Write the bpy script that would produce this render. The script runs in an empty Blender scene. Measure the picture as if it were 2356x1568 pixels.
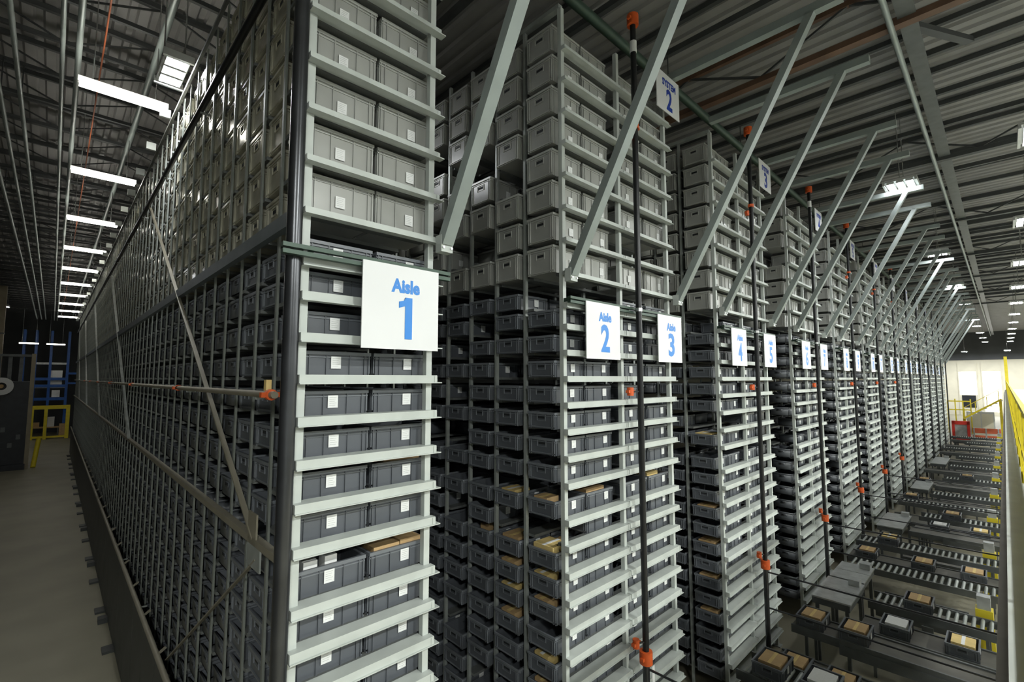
import bpy, bmesh, math, random
import numpy as np
from mathutils import Vector, Matrix

random.seed(7)
sc = bpy.context.scene
COL = sc.collection

# ------------------------------------------------------------------ camera
W_PX, H_PX, F_PX = 2356, 1568, 1091.0
CAM = Vector((0.0, 0.0, 5.8))
yaw, pit = math.radians(44.0), math.radians(4.5)
cd = bpy.data.cameras.new('camera')
cd.sensor_fit = 'HORIZONTAL'; cd.sensor_width = 36.0
cd.lens = 36.0 * F_PX / W_PX
cd.clip_start = 0.02; cd.clip_end = 400
cam = bpy.data.objects.new('camera', cd); COL.objects.link(cam)
cam.location = CAM
cam.rotation_euler = (math.pi / 2 + pit, 0, -yaw)
sc.camera = cam
FWD = Vector((math.sin(yaw) * math.cos(pit), math.cos(yaw) * math.cos(pit), math.sin(pit)))
RGT = Vector((math.cos(yaw), -math.sin(yaw), 0)); UPV = RGT.cross(FWD)

# ------------------------------------------------------------------ world, exposure
w = bpy.data.worlds.new('world'); sc.world = w; w.use_nodes = True
w.node_tree.nodes['Background'].inputs[0].default_value = (0.55, 0.62, 0.70, 1)
w.node_tree.nodes['Background'].inputs[1].default_value = 0.25
sc.view_settings.view_transform = 'Standard'
sc.view_settings.look = 'None'
sc.view_settings.exposure = 0.45
sc.view_settings.gamma = 1.0
sc.view_settings.use_curve_mapping = False
sc.cycles.use_denoising = True
sc.cycles.max_bounces = 4
sc.cycles.diffuse_bounces = 2
sc.cycles.glossy_bounces = 2
sc.cycles.use_adaptive_sampling = True
sc.cycles.adaptive_threshold = 0.1
sc.cycles.adaptive_min_samples = 16
sc.cycles.sample_clamp_indirect = 6.0
LAMP_TUBE, LAMP_BAY, LAMP_FILL = 14.0, 45.0, 420.0      # radiance of the tube lamps, the high bay lamps and the added, unseen fill lamps behind the platform

# ------------------------------------------------------------------ materials
MATS = {}
def mat(name, col, rough=0.5, metal=0.0, var=0.12, scale=6.0, bump=0.0, emit=None, col2=None, coords='Object', spec=0.5, stretch=None):
    m = bpy.data.materials.new(name); m.use_nodes = True
    nt = m.node_tree; b = nt.nodes['Principled BSDF']
    b.inputs['Roughness'].default_value = rough
    b.inputs['Metallic'].default_value = metal
    b.inputs['Specular IOR Level'].default_value = spec
    c2 = col2 or tuple(max(0, c * (1 - var)) for c in col)
    tc = nt.nodes.new('ShaderNodeTexCoord'); no = nt.nodes.new('ShaderNodeTexNoise')
    no.inputs['Scale'].default_value = scale; no.inputs['Detail'].default_value = 2
    if stretch:
        mp = nt.nodes.new('ShaderNodeMapping'); mp.inputs['Scale'].default_value = stretch
        nt.links.new(tc.outputs[coords], mp.inputs[0]); nt.links.new(mp.outputs[0], no.inputs['Vector'])
    else:
        nt.links.new(tc.outputs[coords], no.inputs['Vector'])
    cr = nt.nodes.new('ShaderNodeValToRGB')
    cr.color_ramp.elements[0].position = 0.35; cr.color_ramp.elements[1].position = 0.65
    cr.color_ramp.elements[0].color = (*c2, 1); cr.color_ramp.elements[1].color = (*col, 1)
    nt.links.new(no.outputs['Fac'], cr.inputs[0]); nt.links.new(cr.outputs[0], b.inputs['Base Color'])
    if bump:
        bp = nt.nodes.new('ShaderNodeBump'); bp.inputs['Strength'].default_value = bump; bp.inputs['Distance'].default_value = 0.01
        nt.links.new(no.outputs['Fac'], bp.inputs['Height']); nt.links.new(bp.outputs[0], b.inputs['Normal'])
    if emit:
        b.inputs['Emission Color'].default_value = (*emit[:3], 1)
        b.inputs['Emission Strength'].default_value = emit[3]
    MATS[name] = m
    return m
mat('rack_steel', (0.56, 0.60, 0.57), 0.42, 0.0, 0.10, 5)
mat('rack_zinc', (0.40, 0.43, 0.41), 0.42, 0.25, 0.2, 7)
mat('brace_steel', (0.33, 0.375, 0.36), 0.45, 0.15, 0.12, 3)
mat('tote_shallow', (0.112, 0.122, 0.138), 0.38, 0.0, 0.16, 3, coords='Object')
mat('tote_edge_glint_dark', (0.175, 0.19, 0.21), 0.35, 0, 0.1, 5)  # edge glint painted in as a lighter colour on rims, ribs and handles
mat('tote_edge_glint_pale', (0.46, 0.47, 0.44), 0.30, 0, 0.1, 5)  # same painted glint for the edges of the tall totes
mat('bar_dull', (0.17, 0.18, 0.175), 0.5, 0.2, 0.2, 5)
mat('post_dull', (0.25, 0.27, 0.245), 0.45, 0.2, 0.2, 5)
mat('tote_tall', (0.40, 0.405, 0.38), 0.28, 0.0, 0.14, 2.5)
mat('tote_wrapped', (0.50, 0.48, 0.38), 0.17, 0.0, 0.32, 3.2, bump=0.35)
mat('slot_dark', (0.02, 0.022, 0.025), 0.7)
mat('paper_white', (0.86, 0.87, 0.86), 0.55, 0, 0.04, 30)
mat('sign_white', (0.86, 0.87, 0.88), 0.35, 0, 0.03, 2)
mat('sign_blue', (0.035, 0.27, 0.80), 0.4, 0, 0.05, 3)
mat('sign_navy', (0.02, 0.06, 0.42), 0.4, 0, 0.05, 3)
mat('pipe_black', (0.018, 0.019, 0.021), 0.35, 0.2, 0.2, 4)
mat('pipe_grey', (0.085, 0.088, 0.095), 0.28, 0.75, 0.25, 4)
mat('pipe_cream', (0.30, 0.275, 0.21), 0.45, 0.1, 0.15, 3)
mat('pipe_pale', (0.36, 0.41, 0.40), 0.4, 0.3, 0.15, 3)
mat('strut_green', (0.06, 0.10, 0.075), 0.45, 0.2, 0.2, 5)
mat('channel_blue', (0.15, 0.18, 0.20), 0.45, 0.3, 0.2, 3)
mat('clamp_orange', (0.80, 0.13, 0.025), 0.45, 0, 0.15, 8)
mat('shiny_steel', (0.75, 0.76, 0.76), 0.22, 0.9, 0.1, 8)
mat('galv_plate', (0.55, 0.57, 0.57), 0.33, 0.35, 0.22, 5)
mat('carton', (0.58, 0.39, 0.19), 0.75, 0, 0.12, 6)
mat('envelope', (0.80, 0.60, 0.24), 0.7, 0, 0.15, 6)
mat('yellow_paint', (0.86, 0.70, 0.04), 0.45, 0, 0.10, 4)
mat('red_paint', (0.72, 0.045, 0.03), 0.45, 0, 0.12, 4)
mat('red_orange', (0.75, 0.16, 0.07), 0.5, 0, 0.12, 4)
mat('blue_paint', (0.02, 0.11, 0.42), 0.45, 0, 0.15, 4)
mat('machine_dark', (0.022, 0.026, 0.032), 0.4, 0.1, 0.3, 3)
mat('beige_steel', (0.36, 0.31, 0.21), 0.5, 0, 0.12, 3)
mat('belt_dark', (0.13, 0.125, 0.105), 0.55, 0, 0.25, 4)
mat('frame_grey', (0.14, 0.15, 0.15), 0.45, 0.2, 0.2, 4)
mat('roof_deck', (0.31, 0.305, 0.30), 0.55, 0.1, 0.12, 1.5)
mat('roof_joist', (0.075, 0.080, 0.082), 0.55, 0.1, 0.2, 2)
mat('roof_brown', (0.17, 0.095, 0.06), 0.6, 0, 0.3, 2)
mat('roof_rust', (0.42, 0.12, 0.05), 0.6, 0, 0.2, 2)
mat('concrete', (0.31, 0.29, 0.21), 0.50, 0, 0.16, 0.7, bump=0.05, coords='Object')
mat('platform_steel', (0.50, 0.53, 0.51), 0.5, 0, 0.12, 3)
mat('platform_tan', (0.33, 0.28, 0.21), 0.6, 0, 0.2, 3)
mat('wall_grey', (0.30, 0.31, 0.31), 0.7, 0, 0.1, 0.6)
mat('wall_beige', (0.75, 0.71, 0.57), 0.7, 0, 0.08, 0.8)
mat('wall_dark', (0.085, 0.09, 0.095), 0.7, 0, 0.2, 0.5)
mat('guard_panel', (0.075, 0.08, 0.08), 0.5, 0.2, 0.2, 2)
mat('tube_glow', (0.9, 0.9, 0.85), 0.5, emit=(1.0, 0.97, 0.86, LAMP_TUBE))
mat('bay_glow', (0.9, 0.9, 0.9), 0.5, emit=(0.96, 0.98, 1.0, LAMP_BAY))
mat('gang_glow', (0.9, 0.9, 0.9), 0.5, emit=(0.95, 0.98, 1.0, 230.0))
mat('fill_glow', (0.9, 0.9, 0.9), 0.5, emit=(0.97, 1.0, 0.95, LAMP_FILL))
mat('daylight', (0.9, 0.9, 0.9), 0.5, emit=(1.0, 0.99, 0.95, 2.4))
mat('lamp_housing', (0.62, 0.63, 0.62), 0.4, 0.3, 0.08, 5)

# ------------------------------------------------------------------ geometry helpers
BOXF = [(0, 3, 2, 1), (4, 5, 6, 7), (0, 1, 5, 4), (1, 2, 6, 5), (2, 3, 7, 6), (3, 0, 4, 7)]
def box_vf(x0, x1, y0, y1, z0, z1):
    v = [(x0, y0, z0), (x1, y0, z0), (x1, y1, z0), (x0, y1, z0), (x0, y0, z1), (x1, y0, z1), (x1, y1, z1), (x0, y1, z1)]
    return v, BOXF
class MB:
    """collects boxes, bars and tubes into one mesh"""
    def __init__(self): self.v = []; self.f = []; self.m = []; self.smooth = []
    def add(self, v, f, mi=0, smooth=False):
        o = len(self.v); self.v += [tuple(p) for p in v]; self.f += [tuple(i + o for i in q) for q in f]
        self.m += [mi] * len(f); self.smooth += [smooth] * len(f)
    def box(self, x0, x1, y0, y1, z0, z1, mi=0): self.add(*box_vf(x0, x1, y0, y1, z0, z1), mi); return self
    def bar(self, a, b, wx, wy, mi=0, up=(0, 0, 1)):
        a, b = Vector(a), Vector(b); d = (b - a).normalized()
        up = Vector(up)
        if abs(d.dot(up)) > 0.98: up = Vector((0, 1, 0))
        s = d.cross(up).normalized(); t = s.cross(d)
        vs = []
        for p in (a, b):
            for i, j in ((-1, -1), (1, -1), (1, 1), (-1, 1)): vs.append(p + s * (i * wx / 2) + t * (j * wy / 2))
        self.add(vs, [(0, 1, 2, 3), (7, 6, 5, 4), (0, 4, 5, 1), (1, 5, 6, 2), (2, 6, 7, 3), (3, 7, 4, 0)], mi); return self
    def tube(self, a, b, r, n=12, mi=0, r2=None):
        a, b = Vector(a), Vector(b); d = (b - a).normalized()
        up = Vector((0, 0, 1)) if abs(d.z) < 0.9 else Vector((0, 1, 0))
        s = d.cross(up).normalized(); t = s.cross(d); r2 = r if r2 is None else r2
        vs = [p + (s * math.cos(2 * math.pi * i / n) + t * math.sin(2 * math.pi * i / n)) * rr for p, rr in ((a, r), (b, r2)) for i in range(n)]
        self.add(vs, [(i, (i + 1) % n, n + (i + 1) % n, n + i) for i in range(n)], mi, True)
        self.add(vs, [tuple(range(n - 1, -1, -1)), tuple(range(n, 2 * n))], mi); return self
    def mesh(self, name, mats):
        me = bpy.data.meshes.new(name); me.from_pydata(self.v, [], self.f)
        mats = mats if isinstance(mats, (list, tuple)) else [mats]
        for m in mats: me.materials.append(MATS[m])
        me.polygons.foreach_set('material_index', self.m)
        me.polygons.foreach_set('use_smooth', self.smooth)
        me.update(); return me
    def build(self, name, mats, parent=None, loc=None):
        return put(name, self.mesh(name, mats), (0, 0, 0) if loc is None else loc, parent)

def wloc(o):
    p = Vector(o.location); q = o.parent
    while q is not None: p += Vector(q.location); q = q.parent
    return p
def put(name, me, loc=(0, 0, 0), parent=None):
    """link one object at a world position"""
    o = bpy.data.objects.new(name, me); COL.objects.link(o)
    if parent is not None:
        o.parent = parent; o.location = Vector(loc) - wloc(parent)
    else: o.location = loc
    return o
def tag(o, label=None, cat=None, group=None, kind=None):
    if label: o['label'] = label
    if cat: o['category'] = cat
    if group: o['group'] = group
    if kind: o['kind'] = kind
    return o
def empty(name, loc, label=None, cat=None, group=None, kind=None):
    return tag(put(name, None, loc), label, cat, group, kind)
BOXC = {}
def box(name, x0, x1, y0, y1, z0, z1, m, parent=None):
    d = (round(x1 - x0, 4), round(y1 - y0, 4), round(z1 - z0, 4), m, name)
    if d not in BOXC:
        mb = MB(); mb.box(-d[0] / 2, d[0] / 2, -d[1] / 2, d[1] / 2, -d[2] / 2, d[2] / 2); BOXC[d] = mb.mesh(name, m)
    return put(name, BOXC[d], ((x0 + x1) / 2, (y0 + y1) / 2, (z0 + z1) / 2), parent)
TUBC = {}
def pipe(name, a, b, r, m, parent=None, n=12):
    a, b = Vector(a), Vector(b); k = (tuple(round(c, 4) for c in (b - a)), r, m, name)
    if k not in TUBC: TUBC[k] = MB().tube((0, 0, 0), b - a, r, n).mesh(name, m)
    return put(name, TUBC[k], a, parent)
TEXTC = {}
def text_mesh(s, wid, hei, m, bold=0.02):
    k = (s, wid, hei, m)
    if k in TEXTC: return TEXTC[k]
    c = bpy.data.curves.new('lettering', 'FONT'); c.body = s; c.offset = bold; c.extrude = 0.004; c.resolution_u = 3
    o = bpy.data.objects.new('lettering', c); COL.objects.link(o)
    dg = bpy.context.evaluated_depsgraph_get(); me = bpy.data.meshes.new_from_object(o.evaluated_get(dg))
    bpy.data.objects.remove(o)
    co = np.array([v.co[:] for v in me.vertices]); lo, hi = co.min(0), co.max(0)
    sx, sy = wid / (hi[0] - lo[0]), hei / (hi[1] - lo[1])
    out = [((p[0] - (lo[0] + hi[0]) / 2) * sx, -p[2] * 0.5, (p[1] - (lo[1] + hi[1]) / 2) * sy) for p in co]
    me.vertices.foreach_set('co', np.array(out).ravel()); me.materials.clear(); me.materials.append(MATS[m]); me.update()
    TEXTC[k] = me
    return me
def project(x, y, z):
    d = Vector((x, y, z)) - CAM; k = d.dot(FWD)
    return (W_PX / 2 + F_PX * d.dot(RGT) / k, H_PX / 2 - F_PX * d.dot(UPV) / k, k) if k > 0.1 else (-9999, -9999, 0.1)
UNITS = 'zeroth first second third fourth fifth sixth seventh eighth ninth tenth eleventh twelfth thirteenth fourteenth fifteenth sixteenth seventeenth eighteenth nineteenth'.split()
def ordinal(n):
    if n < 20: return UNITS[n]
    t = {2: 'twent', 3: 'thirt', 4: 'fort', 5: 'fift', 6: 'sixt'}[n // 10]
    return t + 'ieth' if n % 10 == 0 else t + 'y-' + UNITS[n % 10]
NUM = 'zero one two three four five six seven eight nine ten eleven twelve thirteen fourteen fifteen sixteen seventeen eighteen nineteen twenty twenty-one twenty-two twenty-three twenty-four twenty-five twenty-six'.split()

# ------------------------------------------------------------------ the setting
X0, X1, Y0, Y1, ZR = -9.0, 105.0, -16.0, 72.0, 13.1
tag(box('floor', X0, X1, Y0, Y1, -0.2, 0.0, 'concrete'), 'olive grey concrete warehouse floor', kind='structure')
tag(box('wall_west', X0 - .2, X0, Y0, Y1, 0, ZR + .3, 'wall_dark'), kind='structure')
tag(box('wall_north', X0, X1, Y1, Y1 + .2, 0, ZR + .3, 'wall_dark'), kind='structure')
tag(box('wall_south', X0, X1, Y0 - .2, Y0, 0, ZR + .3, 'wall_grey'), kind='structure')
# corrugated roof deck, ribs along y
cv, cf = [], []
px = X0; n = 0
prof = ((0.0, 0.0), (0.16, 0.0), (0.20, 0.06), (0.30, 0.06), (0.34, 0.0))
while px < X1:
    for dx, dz in prof[:4]: cv += [(px + dx, Y0, ZR + dz), (px + dx, Y1, ZR + dz)]
    px += 0.34
for i in range(len(cv) // 2 - 1): cf.append((2 * i, 2 * i + 1, 2 * i + 3, 2 * i + 2))
mb = MB(); mb.add(cv, cf); mb.box(X0, X1, Y0, Y1, ZR + .12, ZR + .2)
tag(mb.build('ceiling', 'roof_deck'), 'ribbed grey metal roof deck', kind='structure')

# far end wall with dock doors
fw = box('wall_east', X1, X1 + .2, Y0, Y1, 0, 8.7, 'wall_beige'); tag(fw, kind='structure')
tag(box('trim_1', X1 - .1, X1 + .2, Y0, Y1, 8.7, ZR + .3, 'wall_dark'), 'dark upper band of the far end wall', kind='structure')
dd = 1
for yc in (4.1, 1.4):
    d = empty('door_%d' % dd, (X1 - .06, yc, 0), kind='structure'); dd += 1
    box('door_frame', X1 - .12, X1, yc - 1.12, yc - 1.0, 0, 8.2, 'wall_beige', d)
    box('door_frame', X1 - .12, X1, yc + 1.0, yc + 1.12, 0, 8.2, 'wall_beige', d)
    for i in range(4):
        box('door_panel', X1 - .08, X1, yc - 1.0, yc + 1.0, 3.2 + i * 1.25, 4.35 + i * 1.25, 'daylight' if i < 3 else 'wall_beige', d)
box('door_opening', X1 - .06, X1, 3.3, 4.9, 1.2, 3.1, 'machine_dark', fw)
box('door_opening', X1 - .06, X1, 0.5, 2.3, 0.6, 3.1, 'daylight', fw)

# ------------------------------------------------------------------ roof joists
def zigzag(mb, axis, c, a, b, zb, zt, step, r):
    p = a; up = True
    while p < b - 0.01:
        q = min(p + step, b)
        z0, z1 = (zb, zt) if up else (zt, zb)
        A = (p, c, z0) if axis == 'x' else (c, p, z0); B = (q, c, z1) if axis == 'x' else (c, q, z1)
        mb.bar(A, B, r, r); up = not up; p = q
for i in range(44):
    y = 3.5 + 1.52 * i
    t = empty('roof_joist', (X0, y, 12.45), 'dark bar joist crossing the roof over the gangway, %s from the camera' % ordinal(i + 1), 'joist', 'bar joists over the gangway')
    box('bottom_chord', X0, 2.9, y - .035, y + .035, 12.42, 12.50, 'roof_joist', t)
    box('top_chord', X0, 2.9, y - .045, y + .045, 12.98, 13.08, 'roof_joist', t)
    m_ = MB(); zigzag(m_, 'x', 0, X0 + .1, 2.8, 12.46, 13.02, 1.45, .03)
    if i == 0: webx = m_.mesh('web', 'roof_joist')
    put('web', webx, (0, y, 0), t)
gird = [(2.98, 'roof_joist')] + [(4.9 + 1.93 * i, 'roof_brown' if i in (3,) else 'roof_joist') for i in range(28)]
weby = None
for i, (x, mt) in enumerate(gird):
    big = mt == 'roof_brown' or i % 4 == 0
    lab = ('rust brown roof girder spanning above the aisle four rack' if mt == 'roof_brown' else
           'dark roof truss over the walkway beside the aisle one rack' if i == 0 else
           'dark roof truss running with the aisles, %s past the aisle one rack' % ordinal(i))
    t = empty('roof_truss', (x, Y0, 12.3), lab, 'truss', 'roof trusses over the racks')
    hw = .09 if big else .05
    zb = 12.15 if big else 12.4
    box('bottom_chord', x - hw, x + hw, Y0, Y1, zb, zb + .12, mt, t)
    box('top_chord', x - .05, x + .05, Y0, Y1, 12.97, 13.08, mt, t)
    if i % 4 == 0:
        if weby is None:
            m_ = MB(); zigzag(m_, 'y', 0, Y0 + .1, Y1 - .1, 12.3, 13.0, 1.6, .045); weby = m_.mesh('web', 'roof_joist')
        put('web', weby, (x, 0, 0), t)
# conduits under the roof
for k, (x, z, r, m, lab) in enumerate((
        (0.02, 11.62, .045, 'pipe_pale', 'pale conduit nearest the rack top above the gangway'),
        (-0.19, 11.62, .035, 'pipe_pale', 'thinner pale conduit just outside the gangway lamp ends'),
        (-0.80, 11.65, .04, 'pipe_pale', 'pale conduit over the gangway, third out from the rack'),
        (-1.10, 11.65, .04, 'pipe_pale', 'pale conduit over the gangway, fourth out from the rack'),
        (-1.42, 11.65, .05, 'pipe_pale', 'pale conduit over the gangway, fifth out from the rack'),
        (0.36, 12.05, .014, 'roof_rust', 'thin orange conduit hung under the gangway roof'),
        (1.15, 12.2, .06, 'pipe_pale', 'pale blue roof pipe passing behind the high bay lamp'))):
    t = empty('roof_conduit', (x, 3.0, z), lab, 'conduit', 'roof conduits')
    pipe('pipe', (x, 2.0, z), (x, 66.0, z), r, m, t, 10)
    for j in range(8): pipe('hanger', (x, 6.5 + j * 7.6, z), (x, 6.5 + j * 7.6, 12.46 if True else z), .012, 'roof_joist', t, 6)
t = empty('roof_conduit', (4, 1.07, 12.1), 'long pale conduit running along the rack fronts under the roof', 'conduit', 'roof conduits')
pipe('pipe', (-2, 1.07, 12.1), (100, 1.07, 12.1), .05, 'pipe_pale', t, 10)
for j in range(12): pipe('hanger', (4.9 + 7.72 * j, 1.07, 12.1), (4.9 + 7.72 * j, 1.07, 12.45), .012, 'roof_joist', t, 6)
t = empty('roof_beam', (3, .85, 12.28), 'wide grey roof beam beside the long pale conduit', 'beam')
box('flange', -2, 100, .72, .98, 12.24, 12.27, 'frame_grey', t); box('beam_web', -2, 100, .83, .87, 12.27, 12.6, 'frame_grey', t)
t = empty('roof_brace', (0, 0, 12.2), 'thick dark diagonal brace between two roof trusses', 'brace')
MB().bar((10.75, 1.0, 12.3), (12.62, .1, 12.42), .14, .1).build('brace_bar', 'roof_joist', t)
box('end_plate', 10.6, 10.9, .85, 1.15, 12.27, 12.3, 'roof_brown', t)

# ------------------------------------------------------------------ lamps
def tube_lamp(x0, x1, y, z, lab, group, along='x'):
    t = empty('tube_lamp', ((x0 + x1) / 2, y, z), lab, 'lamp', group)
    box('housing', x0, x1, y - .045, y + .045, z + .0, z + .10, 'lamp_housing', t)
    for s in (-1, 1): box('tube', x0 + .02, x1 - .02, y + s * .10 - .05, y + s * .10 + .05, z - .02, z + .035, 'tube_glow', t)
    for e in (x0 + .2, x1 - .2): pipe('hanger', (e, y, z + .1), (e, y, ZR + .02), .01, 'shiny_steel', t, 6)
for i in range(10):
    tube_lamp(0.03, 1.33, 11.0 + 4.93 * i, 11.0, 'white tube lamp above the gangway, %s from the camera' % ordinal(i + 1), 'tube lamps above the gangway')
BAYD = {}
def bay_lamp(x, y, z, lab, group, wx=1.0, wy=.62, glow='bay_glow'):
    t = empty('high_bay_lamp', (x, y, z), lab, 'lamp', group)
    if (wx, wy) not in BAYD:
        m_ = MB(); m_.box(-wx / 2, wx / 2, -wy / 2, wy / 2, .05, .11); m_.box(-wx / 2 - .03, wx / 2 + .03, -wy / 2 - .05, -wy / 2, -.03, .09); m_.box(-wx / 2 - .03, wx / 2 + .03, wy / 2, wy / 2 + .05, -.03, .09)
        BAYD[(wx, wy)] = m_.mesh('housing', 'lamp_housing')
    put('housing', BAYD[(wx, wy)], (x, y, z), t)
    k = (wx, wy, glow)
    if k not in BAYD:
        m_ = MB(); m_.box(-wx / 2 + .03, wx / 2 - .03, -wy * .12, wy * .12, -.01, .045); m_.m[0] = 1
        BAYD[k] = m_.mesh('tube', ['lamp_housing', glow])
    for s in (-1, 0, 1): put('tube', BAYD[k], (x, y + s * wy * .32, z), t)
    for s in (-1, 1): pipe('hanger', (x + s * wx * .4, y, z + .11), (x + s * wx * .4, y, ZR + .02), .012, 'shiny_steel', t, 6)
bay_lamp(1.20, 9.55, 11.0, 'glaring high bay lamp hung just outside the aisle one rack top', 'high bay lamps', .36, .95, 'gang_glow')
for i in range(2): bay_lamp(-3.2, 30 + i * 24, 11.4, 'high bay lamp over the outer side of the gangway, %s down' % ordinal(i + 1), 'high bay lamps', 0.9, .62)
for i in range(9):
    bay_lamp(16.4 + 9.95 * i, 1.65, 11.0, 'high bay lamp above the slanted braces, %s along the rack fronts' % ordinal(i + 1), 'high bay lamps over the rack fronts')
for i in range(11):
    bay_lamp(14.8 + 8.22 * i, -0.85, 11.0, 'high bay lamp over the yellow railing, %s along the platform' % ordinal(i + 1), 'high bay lamps over the platform', 1.2, .62)
for i in range(4): bay_lamp(99.0, -5.0 + 4.5 * i, 9.8, 'dock lamp in front of the far end wall, %s across' % ordinal(i + 1), 'dock lamps', 1.2, .62, 'gang_glow')
for n_, yy in enumerate((-6.5, -11.5)):  # unseen lamp rows added to brighten the rack fronts
    for i in range(12):
        bay_lamp(-4.0 + 8.2 * i, yy, 10.8, 'added fill lamp of the %s row behind the platform, %s along' % (ordinal(n_ + 1), ordinal(i + 1)), 'added fill lamps behind the platform', 1.2, .62, 'fill_glow')

# ------------------------------------------------------------------ totes
TL, TW = 0.59, 0.46
def tote_body(H, detail=True):
    m_ = MB(); L2, W2 = TL / 2, TW / 2; t = .012
    i = .014                                        # wall set in under the rim
    m_.box(-L2 + i, L2 - i, -W2 + i, W2 - i, 0, .012)
    m_.box(-L2 + i, L2 - i, -W2 + i, -W2 + i + t, .012, H)
    m_.box(-L2 + i, L2 - i, W2 - i - t, W2 - i, .012, H)
    m_.box(-L2 + i, -L2 + i + t, -W2 + i + t, W2 - i - t, .012, H)
    m_.box(L2 - i - t, L2 - i, -W2 + i + t, W2 - i - t, .012, H)
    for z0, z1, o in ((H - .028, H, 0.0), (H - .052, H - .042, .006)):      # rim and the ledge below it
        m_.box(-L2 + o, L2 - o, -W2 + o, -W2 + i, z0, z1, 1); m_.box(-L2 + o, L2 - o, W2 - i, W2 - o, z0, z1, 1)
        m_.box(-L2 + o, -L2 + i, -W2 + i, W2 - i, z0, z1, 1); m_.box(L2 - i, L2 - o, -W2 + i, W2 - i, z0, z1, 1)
    for s in (-1, 1):                                # ribs of the long sides
        ya, yb = (-W2 + .003, -W2 + i) if s < 0 else (W2 - i, W2 - .003)
        for x in (-L2 + .016, -L2 + .055, -.10, .10, L2 - .063, L2 - .024): m_.box(x, x + .008, ya, yb, 0, H - .028)
        xa, xb = (-L2 + .003, -L2 + i) if s < 0 else (L2 - i, L2 - .003)
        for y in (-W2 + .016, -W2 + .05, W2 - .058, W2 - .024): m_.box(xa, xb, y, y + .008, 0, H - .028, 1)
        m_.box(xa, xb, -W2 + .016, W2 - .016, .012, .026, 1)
    return m_
def handle_mb(H):
    """frame and dark grip slot on a short end (outer face towards -x)"""
    m_ = MB(); zc = H * .66; a = .075; h = .035
    m_.box(-.010, 0, -a, a, zc + h, zc + h + .010); m_.box(-.010, 0, -a, -a + .010, zc - h, zc + h)
    m_.box(-.010, 0, a - .010, a, zc - h, zc + h); m_.box(-.006, 0, -a, a, zc - h - .006, zc - h)
    m_.box(-.002, 0, -a + .02, a - .02, zc - .012, zc + .022, 1)
    return m_
HS, HT = 0.205, 0.345
TOTE = {'s': tote_body(HS).mesh('tote', ['tote_shallow', 'tote_edge_glint_dark']), 't': tote_body(HT).mesh('tote', ['tote_tall', 'tote_edge_glint_pale']), 'w': tote_body(HT).mesh('tote', ['tote_wrapped', 'tote_wrapped'])}
HAND = {'s': handle_mb(HS).mesh('handle', ['tote_edge_glint_dark', 'slot_dark']), 't': handle_mb(HT).mesh('handle', ['tote_edge_glint_pale', 'slot_dark']), 'w': handle_mb(HT).mesh('handle', ['tote_wrapped', 'slot_dark'])}
_l = MB(); _l.box(-.042, .042, -.0025, 0, -.05, .05)
for q in range(5): _l.box(-.03, .03 - .008 * (q % 3), -.003, -.0025, .034 - .016 * q, .036 - .016 * q, 1)
LABEL = _l.mesh('label', ['paper_white', 'rack_zinc'])
def make_tote(kind, cx, cy, zb, lab, cat, group, fx=None, ends=()):
    """fx: where along the front long side the white label sits (None: none); ends: -1 or 1, which short end shows its handle"""
    o = tag(put('shallow_tote' if kind == 's' else 'tall_tote', TOTE[kind], (cx, cy, zb)), lab, cat, group)
    H = HS if kind == 's' else HT
    if fx is not None: put('label', LABEL, (cx - TL / 2 + fx * TL, cy - TW / 2 + .0045, zb + (.115 if H < .3 else .155)), o)
    for e in ends:
        h = put('handle', HAND[kind], (cx + e * (TL / 2 - .014), cy, zb), o)
        if e > 0: h.rotation_euler = (0, 0, math.pi)
    return o

# ------------------------------------------------------------------ rack layout
YF = 3.77                       # plane of the rack fronts
PITCH = 0.575                   # one tote column
ZTOP = 10.62
SHAL = [6.67, 6.40, 6.08, 5.76, 5.44, 5.12, 4.80, 4.48, 4.05, 3.75, 3.44, 3.13, 2.82, 2.48, 2.17, 1.86, 1.55, 1.24, 0.93, 0.62, 0.31]   # undersides of the beams
TALL = [7.08 + .42 * i for i in range(8)]
LEVELS = [('s', i, z) for i, z in enumerate(SHAL)] + [('t', i, z) for i, z in enumerate(TALL)]
def post_y(j): return YF if j == 0 else 3.84 + PITCH * j
def col_y(j): return 3.84 + PITCH * (j + .5) - (0 if j else .052)
NR = 12
RK = [dict(name='aisle one rack', x0=1.34, posts=[1.37, 2.53], totes=[1.695, 2.315], x1=2.56, cols=85)]
for k in range(NR):
    x0 = 4.49 + 4.53 * k
    RK.append(dict(name='aisles %s and %s rack' % (NUM[2 + 2 * k], NUM[3 + 2 * k]), x0=x0, posts=[x0 + .03, x0 + 1.29, x0 + 2.67],
                   totes=[x0 + .24, x0 + .86, x0 + 1.76, x0 + 2.42], x1=x0 + 2.70, cols=(8, 5, 4, 3, 3, 2, 2, 2, 2, 2, 2, 2)[k]))
MISSING = set()
for j, z in ((0, 6.67), (1, 5.76), (2, 6.40), (3, 6.08), (3, 5.44), (3, 4.80), (0, 3.75), (1, 3.75), (3, 3.75), (3, 2.17), (2, 1.55)):
    MISSING.add((1, j, 0, z))
MISSING.add((1, 0, 1, 6.67)); MISSING.add((1, 0, 3, 5.44)); MISSING.add((2, 0, 0, 4.80)); MISSING.add((2, 0, 1, 4.80)); MISSING.add((2, 0, 0, 6.67))
for j, i in ((1, 3), (2, 1), (2, 4), (3, 1), (3, 4), (4, 2)): MISSING.add((1, j, 0, TALL[i]))
MISSING.add((1, 0, 2, TALL[1])); MISSING.add((1, 0, 3, TALL[1])); MISSING.add((3, 0, 0, 4.48)); MISSING.add((3, 0, 0, 4.05))
rr = random.Random(3)
SPOTS = []          # every tote place: (area score, visible, rack, col, slot, kind, level, x, y, zb)
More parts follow.
